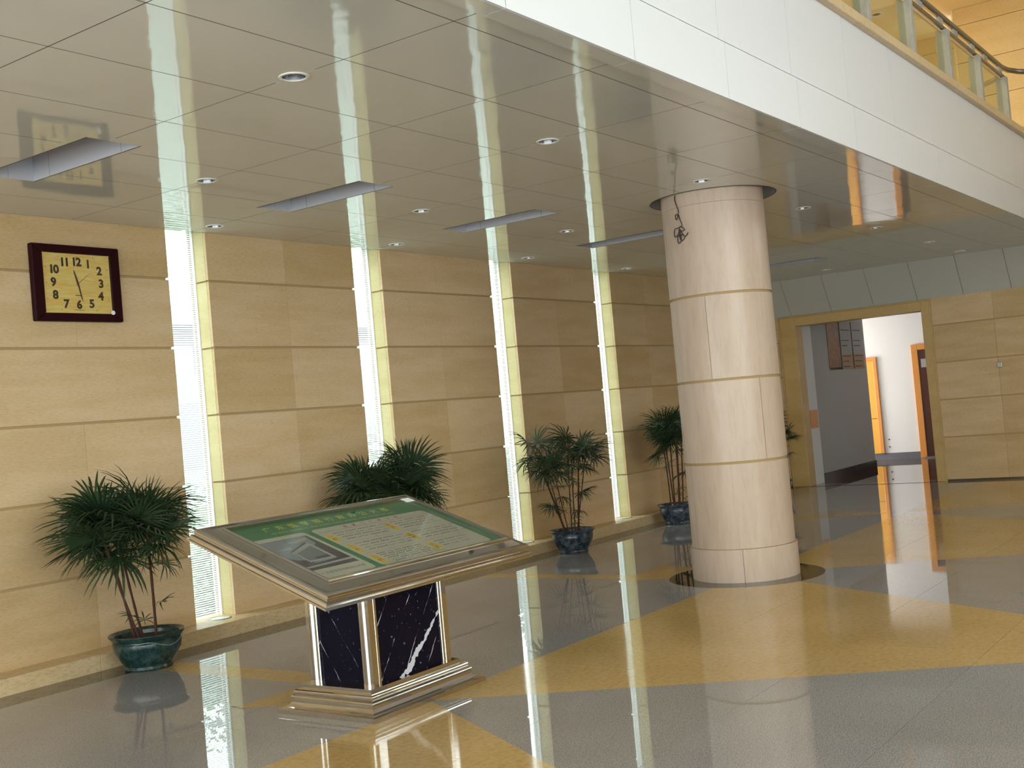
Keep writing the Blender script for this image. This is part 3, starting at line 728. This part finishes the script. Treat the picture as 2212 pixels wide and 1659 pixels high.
# ------------------------------------------------------------------ directory stand
SX, SY = 5.33, 4.98
st = empty('directory_stand', (SX, SY, 0), 'polished steel and black marble directory stand with a tilted green panel', 'sign')
def ring_profile(prof, hx, hy, cx, cy):
    """mitred moulding round a rectangle: prof = (outset, z)"""
    mb = MB(); n = len(prof)
    for o, z in prof: mb.v += [(cx-hx-o, cy-hy-o, z), (cx+hx+o, cy-hy-o, z), (cx+hx+o, cy+hy+o, z), (cx-hx-o, cy+hy+o, z)]
    for j in range(n-1):
        for q in range(4): mb.f.append((j*4+q, j*4+(q+1) % 4, (j+1)*4+(q+1) % 4, (j+1)*4+q))
    mb.f.append(tuple((n-1)*4+q for q in range(4))); mb.f.append((3, 2, 1, 0)); return mb
def arc(o0, z0, o1, z1, bulge, n=6):
    out = []; dx, dz = o1-o0, z1-z0; L = math.hypot(dx, dz)
    for k in range(1, n+1):
        t = k/n; s = math.sin(math.pi*t)*bulge; out.append((o0+dx*t-dz/L*s*-1, z0+dz*t+dx/L*s*-1)) 
    return out
bp = [(.122, 0), (.122, .028), (.116, .032)]+arc(.116, .032, .060, .060, -.012)+[(.060, .078)]+arc(.060, .078, .055, .100, .006)+[(.048, .104)]+arc(.048, .104, .022, .134, .014)+[(.012, .136), (.012, .160), (-.01, .160)]
ring_profile(bp, .405, .275, SX, SY).build('base', M['steel'], st)
T = math.atan2(.39, 1.10); PO = Vector((5.33, 4.99, .93)); PU = Vector((1, 0, 0)); PV = Vector((0, math.cos(T), math.sin(T))); PN = PU.cross(PV)
def zunder(y, h=-.015): return PO.z+h/math.cos(T)+(y-PO.y)*math.tan(T)
hx, hy = .362, .262
# marble core with sloped top
def slab(x0, x1, y0, y1, z0, name, m, **k):
    mb = MB(); P = [(x0, y0), (x1, y0), (x1, y1), (x0, y1)]
    mb.v = [(x, y, z0) for x, y in P]+[(x, y, zunder(y)) for x, y in P]
    mb.f = [(0, 3, 2, 1), (4, 5, 6, 7), (0, 1, 5, 4), (1, 2, 6, 5), (2, 3, 7, 6), (3, 0, 4, 7)]; return mb.build(name, m, st, **k)
slab(SX-hx+.018, SX+hx-.018, SY-hy+.012, SY+hy-.012, .16, 'marble_shaft', M['marble'])
for sx in (-1, 1):
    for sy in (-1, 1):
        # stepped corner post in plan
        x0, y0 = SX+sx*hx, SY+sy*hy
        def pt(a, b_): return (x0-sx*a, y0-sy*b_)
        plan = [(0, 0), (0.045, 0), (.047, .006), (.052, .002), (.07, .002), (.074, .006), (.074, .016), (.03, .03), (.016, .088), (.006, .088), (.002, .082), (.002, .066)]
        plan += [(-.004+.0, .060), (-.008, .052), (-.008, .038), (-.004, .030), (0, .026)]
        P = [pt(a, b_) for a, b_ in plan]
        if sx*sy < 0: P = P[::-1]
        P = P[::-1]
        n_ = len(P); mb = MB(); mb.v = [(x, y, .16) for x, y in P]+[(x, y, zunder(y)) for x, y in P]
        mb.f = [tuple(range(n_))[::-1], tuple(range(n_, 2*n_))]+[(k, (k+1) % n_, n_+(k+1) % n_, n_+k) for k in range(n_)]
        mb.build('corner_post', M['steel'], st)
# tilted panel frame: mitred moulding in panel coordinates
def to_panel(mb):
    mb.v = [tuple(PO+PU*x+PV*y+PN*z) for x, y, z in mb.v]; return mb
HU, HV = .822, .432
fp = [(0, .070), (0, .094)]+arc(0, .094, .014, .094, -.005, 4)+[(.018, .088), (.034, .087), (.038, .083)]+[(.088, .062), (.092, .066)]+arc(.092, .066, .128, .046, -.013, 6)+[(.122, .040), (.122, .032)]+arc(.122, .032, .138, .014, -.006, 4)+[(.140, .004), (.148, .002), (.148, -.010), (.138, -.014), (.05, -.014)]
def frame_sides():
    n = len(fp)
    for q in range(4):
        mb = MB()
        for o, z in fp:
            c = [(-HU-o, -HV-o, z), (HU+o, -HV-o, z), (HU+o, HV+o, z), (-HU-o, HV+o, z)]; mb.v += [c[q], c[(q+1) % 4]]
        for j in range(n-1): mb.f.append((2*j+1, 2*j, 2*j+2, 2*j+3))
        to_panel(mb).build('frame_moulding', M['steel'], st)
frame_sides()
u_ = MB().box(-HU-.1, HU+.1, -HV-.1, HV+.1, -.0135, .066); to_panel(u_).build('panel_body', M['steel'], st)
bd = MB().box(-HU, HU, -HV, HV, .067, .072); board = to_panel(bd).build('sign_board', M['green'], st)
gl = MB().box(-HU+.002, HU-.002, -HV+.002, HV-.002, .0765, .0785); to_panel(gl).build('glass_cover', M['glass'], st)
def rrect(u0, u1, v0, v1, r, z, n=6):
    P = []
    for cx, cy, a0 in ((u1-r, v1-r, 0), (u0+r, v1-r, 90), (u0+r, v0+r, 180), (u1-r, v0+r, 270)):
        for k in range(n+1): a = R(a0+90*k/n); P.append((cx+r*math.cos(a), cy+r*math.sin(a)))
    return MB().prism(P, .0718, z)
to_panel(rrect(-.80, -.368, -.385, .238, .035, .0723)).build('picture_card', M['card'], board)
to_panel(rrect(-.314, .757, -.385, .245, .035, .0723)).build('list_card', M['card'], board)
def flat(polys, name, m, z):
    mb = MB()
    for p in polys: mb.face([(x, y, z) for x, y in p])
    return to_panel(mb).build(name, m, board)
pu0, pu1, pv0, pv1 = -.778, -.398, -.262, .190
flat([[(pu0, pv0), (pu1, pv0), (pu1, pv1), (pu0, pv1)]], 'picture_sky', M['picsky'], .0725)
def pp(l): return [(pu0+(pu1-pu0)*a, pv0+(pv1-pv0)*b_) for a, b_ in l]
flat([pp([(0, 0), (1, 0), (1, .22), (0, .16)]), pp([(0, .16), (.3, .19), (.24, .30), (.1, .34), (0, .44)]), pp([(.78, .2), (1, .2), (1, .78), (.80, .66)]), pp([(.9, .62), (1, .62), (1, .98), (.93, .97)])], 'picture_ground', M['picdark'], .0727)
flat([pp([(.22, .22), (.78, .22), (.80, .72), (.74, .80), (.24, .60)]), pp([(0, .07), (1, .10), (1, .15), (0, .12)])], 'picture_walls', M['piclight'], .0729)
flat([pp([(.26, .27), (.72, .27), (.73, .68), (.28, .53)])], 'picture_facade', M['picmid'], .0731)
flat([pp([(.42, .27), (.72, .27), (.72, .36), (.42, .33)]), pp([(.22, .60), (.74, .80), (.74, .765), (.22, .575)])], 'picture_shadows', M['picdark'], .0733)
flat([pp([(.05, .7), (.4, .75), (.35, .66)]), pp([(.4, .86), (.95, .95), (.9, .88), (.6, .82)])], 'picture_clouds', M['piclight'], .0727)
def ptext(body, size, u0, v0, m, name='lettering', bold=0, sx=1, spacing=1.0, align='CENTER', z=.0729):
    me = text_mesh(body, size, bold, align, spacing); me.materials.clear(); me.materials.append(m)
    me.transform(Matrix.Diagonal((sx, 1, 1, 1)))
    for v in me.vertices: v.co = PO+PU*(u0+v.co.x)+PV*(v0+v.co.y)+PN*z-wloc(board)
    o = bpy.data.objects.new(name, me); link(o, board); return o
def spread_text(chars, u0, u1, v0, size, m, **k):
    n = len(chars)
    for i, ch in enumerate(chars): ptext(ch, size, u0+(u1-u0)*i/(n-1), v0, m, **k)
spread_text('广东医学院行政办公大楼', -.56, .49, .352, .066, M['yellowtext'], bold=.0008)
ptext('GUANG DONG YI XUE YUAN XING ZHENG BAN GONG DA LOU', .030, -.03, .288, M['yellowtext'], spacing=1.3)
spread_text('各部门楼层分布', -.033, .448, .210, .034, M['redtext'], bold=.001)
ptext('广东医学院行政办公大楼', .030, -.585, -.322, M['greytext'], spacing=1.15)
for i, (ou, ov) in enumerate(((-.268, .084), (-.265, -.105), (-.262, -.292), (.272, .088), (.270, -.102), (.270, -.292))):
    mb = MB().prism([(ou+.030*math.cos(t*math.pi/14), ov+.066*math.sin(t*math.pi/14)) for t in range(28)], .0722, .0727)
    to_panel(mb).build('floor_oval', M['ovalyellow'], board)
    ptext('一二三四五六'[i], .042, ou, ov+.024, M['redbrown'], bold=.001, z=.0730); ptext('楼', .042, ou, ov-.024, M['redbrown'], bold=.001, z=.0730)
# rows of small print and rules
rng = random.Random(3); sm = MB()
for (u0, u1, v0, rows) in ((-.21, .22, .145, 4), (-.21, .22, -.045, 4), (-.21, .22, -.228, 6), (.33, .73, .15, 4), (.33, .73, -.04, 4), (.33, .62, -.232, 3)):
    dv = .036 if rows < 6 else .026
    for r_ in range(rows):
        u = u0+.006*r_; v = v0-dv*r_
        while u < u1-.02:
            if rng.random() < .62:
                for _ in range(rng.choice((3, 4, 5))):
                    sm.face([(u, v-.006, .0728), (u+.011, v-.006, .0728), (u+.011, v+.006, .0728), (u, v+.006, .0728)]); u += .020
                    if u > u1-.02: break
            else:
                ln = rng.uniform(.05, .10); sm.face([(u, v-.0035, .0728), (u+ln, v-.0035, .0728), (u+ln, v+.0005, .0728), (u, v+.0005, .0728)]); u += ln+.01
            u += .012
to_panel(sm).build('small_print', M['greytext'], board, kind='stuff')
pl_ = MB()
for u0, u1, v in ((-.30, .22, .178), (.25, .74, .178), (-.30, .22, -.008), (.25, .74, -.005), (-.30, .22, -.196), (.25, .74, -.195)): pl_.box(u0, u1, v-.0012, v+.0012, .0722, .0726)
to_panel(pl_).build('pink_rules', M['pinkline'], board, kind='stuff')
for tx_, uu in (('广东', -.70), ('湛江', -.60), ('热', -.42), ('烈', -.29), ('欢迎', -.08), ('光临', .04), ('WELCOME', .26)): ptext(tx_, .036, uu, -.408, M['yellowtext'], bold=.0005)

# ------------------------------------------------------------------ notices
Y7 = 7.546
nb = empty('notice_posters', (21.7, Y7, 2.4), 'tall colour poster beside two printed notice sheets on the dark corridor wall', 'poster')
M['postera'] = mat('poster_colours', (.2, .1, .05), .4)
m = M['postera']; c = ramp(m, noise(m, pos_tex(m, (1.6, 1, 2.2)), 3.4, 3), [(.3, (.03, .06, .16)), (.45, (.30, .15, .03)), (.6, (.22, .07, .03)), (.75, (.12, .14, .10))]); to_base(m, c)
M['paper'] = mat('notice_paper', (.34, .34, .32), .6); M['paper2'] = mat('notice_paper_tan', (.38, .24, .15), .6)
MB().box(20.72, 21.36, Y7-.006, Y7+.004, 2.02, 2.88).build('colour_poster', M['postera'], nb)
MB().box(20.72, 21.36, Y7-.008, Y7-.006, 1.99, 2.03).build('poster_foot_band', M['darkbase'], nb)
for a, b_ in ((21.40, 22.02), (22.07, 22.66)):
    MB().box(a, b_, Y7-.006, Y7+.004, 2.28, 2.90).build('notice_sheet', M['paper'], nb)
    MB().box(a, b_, Y7-.006, Y7+.004, 1.99, 2.27).build('notice_sheet', M['paper2'], nb)
ln = MB()
for a, b_ in ((21.46, 21.98), (22.12, 22.6)):
    for q in range(9):
        z = 2.84-.1*q
        if q in (1, 3, 4, 6, 7, 8): ln.box(a, a+rng.uniform(.3, .5), Y7-.0075, Y7-.006, z-.008, z+.008)
ln.build('notice_lines', M['ink'], nb, kind='stuff')
MB().box(21.36, 21.395, Y7-.012, Y7+.004, 1.99, 2.90).build('divider_bar', M['cable'], nb); MB().box(22.025, 22.06, Y7-.012, Y7+.004, 1.99, 2.90).build('divider_bar', M['cable'], nb)
dn = MB().box(24.955, 24.964, 6.90, 7.10, 1.92, 2.10).build('door_notice', M['paper']); tag(dn, 'pale paper notice stuck on the dark red door at the corridor end', 'notice')
fx = empty('metal_fitting', (XF, 4.235, 1.79), 'tiny shiny metal fitting on the far stone wall right of the doorway', 'fitting')
MB().box(XF-.016, XF-.0008, 4.20, 4.27, 1.75, 1.83).build('plate', M['chrome'], fx, bevel=.004)
MB().tube([(XF-.016, 4.235, 1.79), (XF-.04, 4.235, 1.79)], .018, 12).build('knob', M['chrome'], fx)

# ------------------------------------------------------------------ potted palms
def leaf_mesh(seed, nl=20, L=.30, pet=.16, spread=135, droop=.10, wd=.014):
    """palmate fan: petiole along +X, then leaflets fanned in the XY plane, drooping to -Z"""
    r = random.Random(seed); v, f = [], []; mi = []
    def quad(a, b_, c, d, m_): i = len(v); v.extend([a, b_, c, d]); f.append((i, i+1, i+2, i+3)); mi.append(m_)
    up_ = Vector((0, 0, 1))
    # petiole: thin three-sided bar, arching
    prev = None
    for k in range(4):
        t = k/3; p = Vector((pet*t, 0, .02*math.sin(t*math.pi)))
        ring = [p+Vector((0, .003, 0)), p+Vector((0, -.003, 0)), p+Vector((0, 0, -.004))]
        if prev:
            for q in range(3): quad(prev[q], prev[(q+1) % 3], ring[(q+1) % 3], ring[q], 1)
        prev = ring
    O = Vector((pet, 0, 0))
    for k in range(nl):
        a = R(-spread+2*spread*k/(nl-1)+r.uniform(-2, 2)); ll = L*(1-.25*abs(a)/R(spread)**1)*r.uniform(.88, 1.06)
        d = Vector((math.cos(a), math.sin(a), .06)); s = Vector((-math.sin(a), math.cos(a), 0))
        w_ = wd*r.uniform(.8, 1.15); dr = droop*r.uniform(.5, 1.6); pts = []
        for q, (t, ww_) in enumerate(((0, .15), (.30, .95), (.62, 1), (.86, .62), (1, .08))):
            c = O+d*ll*t+Vector((0, 0, -dr*t*t*t)); pts.append((c-s*w_*ww_*.5, c+Vector((0, 0, -.004*ww_)), c+s*w_*ww_*.5))
        for q in range(4):
            quad(pts[q][0], pts[q][1], pts[q+1][1], pts[q+1][0], 0); quad(pts[q][1], pts[q][2], pts[q+1][2], pts[q+1][1], 0)
    me = bpy.data.meshes.new('leaf'); me.from_pydata([tuple(x) for x in v], [], f); me.update()
    me.materials.append(M['leaf']); me.materials.append(M['petiole'])
    for p, m_ in zip(me.polygons, mi): p.material_index = m_
    return me
LEAVES = [leaf_mesh(1, 26, .29, .14, 140, .07, .016), leaf_mesh(2, 30, .30, .11, 155, .05, .016), leaf_mesh(3, 24, .27, .18, 130, .12, .016), leaf_mesh(4, 28, .29, .13, 150, .03, .016)]
LEAVESF = [leaf_mesh(5, 15, .23, .17, 135, .08, .015), leaf_mesh(6, 17, .22, .14, 140, .05, .014), leaf_mesh(7, 13, .21, .20, 120, .10, .015)]
SMALL = leaf_mesh(9, 7, .13, .05, 110, .04, .011)
def pot(parent, m, rr, h):
    prof = [(0, .002), (rr*.62, .002), (rr*.64, h*.05), (rr*.62, h*.12), (rr*.74, h*.30), (rr*.86, h*.52), (rr*.90, h*.72), (rr*.88, h*.82), (rr*.97, h*.93), (rr, h*.97), (rr*.985, h), (rr*.90, h*.985), (rr*.84, h*.93), (rr*.82, h*.80)]
    mb = MB().lathe(prof, n=40); o = mb.build('pot', m); o.parent = parent
    mb = MB().lathe([(0, h*.86), (rr*.4, h*.87), (rr*.83, h*.83)], n=28); s = mb.build('soil', M['soil']); s.parent = parent
    mb = MB().lathe([(rr*.885+.006*math.cos(t*math.pi/4), h*.78+.006*math.sin(t*math.pi/4)) for t in range(9)], n=36); q = mb.build('pot_band', m); q.parent = parent
    return h*.86
def palm(name, x, y, label, m, rr, h, stems, leaves, crown_z, seed, fine=False, low=0, scale=1.0, rmax=.30, lean=(0, 0)):
    r = random.Random(seed); e = empty(name, (x, y, 0), label, 'plant', 'potted fan palms along the stone wall')
    zs = pot(e, m, rr, h); tops = []
    for k in range(stems):
        a = 2*math.pi*k/stems+r.uniform(-.3, .3); b0 = Vector((rr*.30*math.cos(a), rr*.30*math.sin(a), zs-.02))
        top = Vector((rmax*r.uniform(.25, .75)*math.cos(a+r.uniform(-.4, .4)), rmax*r.uniform(.25, .75)*math.sin(a)*.8, crown_z+r.uniform(-.16, .10)))+Vector((lean[0], lean[1], 0))
        midp = b0.lerp(top, .5)+Vector((r.uniform(-.02, .02), r.uniform(-.02, .02), 0)); pts = []
        for t in range(11):
            u = t/10; pts.append(b0*(1-u)**2+midp*2*u*(1-u)+top*u*u)
        rad = [(.0105 if t % 2 else .0085)*(1 if not fine else .72) for t in range(11)]
        mb = MB().tube(pts, rad, 7); o = mb.build('stem', M['stem']); o.parent = e; tops.append((top, pts))
    L_ = LEAVESF if fine else LEAVES
    for k in range(leaves):
        top, pts = tops[k % stems]; lowleaf = k < low
        base = pts[r.choice((4, 5, 6, 7))] if lowleaf else top-Vector((0, 0, r.uniform(0, .10)))
        az = 2.399963*k+r.uniform(-.3, .3); out = math.atan2(base.y, base.x)
        if not lowleaf and r.random() < .4: az = out+r.uniform(-1, 1)
        el = R(r.uniform(-25, 30)) if lowleaf else R([72, 40, 15, 55, 0, 28, -18][k % 7]+r.uniform(-9, 9))
        o = bpy.data.objects.new('leaf', L_[k % len(L_)] if not lowleaf else LEAVESF[k % 3]); C.objects.link(o); o.parent = e
        o.location = base; o.rotation_euler = (r.uniform(-.6, .6), -el, az)
        s = scale*r.uniform(.85, 1.1)*(.75 if lowleaf else 1)
        if y+base.y+math.sin(az)*.45*s > 8.05-0: # keep off the stone wall
            o.rotation_euler[2] = -abs(az % math.pi)+r.uniform(-.2, .2)
        o.scale = (s, s, s)
    for k in range(3):
        o = bpy.data.objects.new('leaf', SMALL); C.objects.link(o); o.parent = e; a = r.uniform(0, 6.28)
        o.location = (rr*.3*math.cos(a), rr*.3*math.sin(a), zs+.08+.07*k); o.rotation_euler = (0, -R(35), a)
    return e
p1 = palm('potted_palm', 5.50, 7.55, 'leftmost potted fan palm in a dark green glazed pot below the clock', M['potgreen'], .285, .275, 5, 46, 1.13, 11, scale=1.15, low=1, rmax=.40, lean=(-.15, -.02))
palm('potted_palm', 8.30, 7.42, 'potted fan palm rising behind the tilted directory panel', M['potblue'], .27, .27, 7, 40, 1.13, 23, scale=1.3, rmax=.46)
palm('potted_palm', 11.46, 7.48, 'airy many-stemmed palm in a slate blue pot between the third and fourth slit windows', M['potblue'], .27, .27, 9, 52, 1.14, 37, fine=True, low=9, scale=1.15, rmax=.62)
palm('potted_palm', 14.12, 7.47, 'potted palm half hidden behind the left side of the column', M['potblue'], .27, .27, 6, 34, 1.26, 41, low=5, scale=1.1, rmax=.42)
palm('potted_palm', 17.4, 7.40, 'farthest potted palm, only leaf tips showing right of the column', M['potblue'], .27, .27, 6, 30, 1.05, 53, low=8, scale=.85, rmax=.35)
sp_ = []
for t in range(41):
    a = -2.6+2.2*t/40+math.pi*0; rr = .263; sp_.append((rr*math.cos(a), rr*math.sin(a), .205-.022*math.cos((t/40-.5)*9)))
mb = MB().tube(sp_, .0025, 5); o = mb.build('string', M['cord']); o.parent = p1

# ------------------------------------------------------------------ garden seen through the slits
lawn = MB().box(-5, 40, YW+.27, 40, -.3, -.1).build('garden_lawn', M['lawn']); tag(lawn, None, None, None, 'structure')
rb = random.Random(5)
def shrub(x, y, rx, ry, hgt, n, label, m):
    mb = MB()
    for k in range(n):
        a = rb.uniform(0, 6.283); q = rb.random()**.5; h_ = rb.random()
        p = Vector((x+rx*q*math.cos(a), y+ry*q*math.sin(a), -.1+hgt*h_*(1-.35*q*q)))
        d = Vector((rb.uniform(-1, 1), rb.uniform(-1, 1), rb.uniform(-.4, 1))).normalized(); s = d.orthogonal().normalized()*rb.uniform(.02, .035); L = d*rb.uniform(.07, .13)
        mb.face([p, p+L*.5+s, p+L, p+L*.5-s])
    for k in range(5):
        a = k*1.256; mb.tube([(x, y, -.1), (x+rx*.3*math.cos(a), y+ry*.3*math.sin(a), hgt*.6)], .012, 5)
    o = mb.build('garden_shrub', m, smooth=False); tag(o, label, 'shrub', 'shrubs outside the slit windows'); return o
shrub(7.5, 9.1, .75, .42, 1.45, 1500, 'green shrub outside, behind the first slit window', M['bush'])
shrub(11.2, 10.2, .9, .5, 1.85, 2000, 'tall green shrub outside, behind the second slit window', M['bush'])
shrub(12.45, 8.86, .75, .34, 1.45, 2600, 'dark leafy shrub outside, behind the third slit window', M['bush2'])
bl = empty('outside_building', (20, 26, 0), 'pale building outside, seen faintly through the slit windows', 'building')
MB().box(4, 40, 26, 32, -.1, 3.6).build('building_wall', M['outbuild'], bl)
MB().box(4, 40, 26, 32, 5.0, 5.6).build('building_roof', M['outbuild'], bl)
for k in range(14): MB().box(5+2.5*k, 6.6+2.5*k, 25.95, 25.99, 1.0, 2.8).build('building_window', M['outglass'], bl)
for k in range(15): MB().box(4+2.5*k, 4.3+2.5*k, 26, 26.4, 3.6, 5.0).build('building_pier', M['outbuild'], bl)
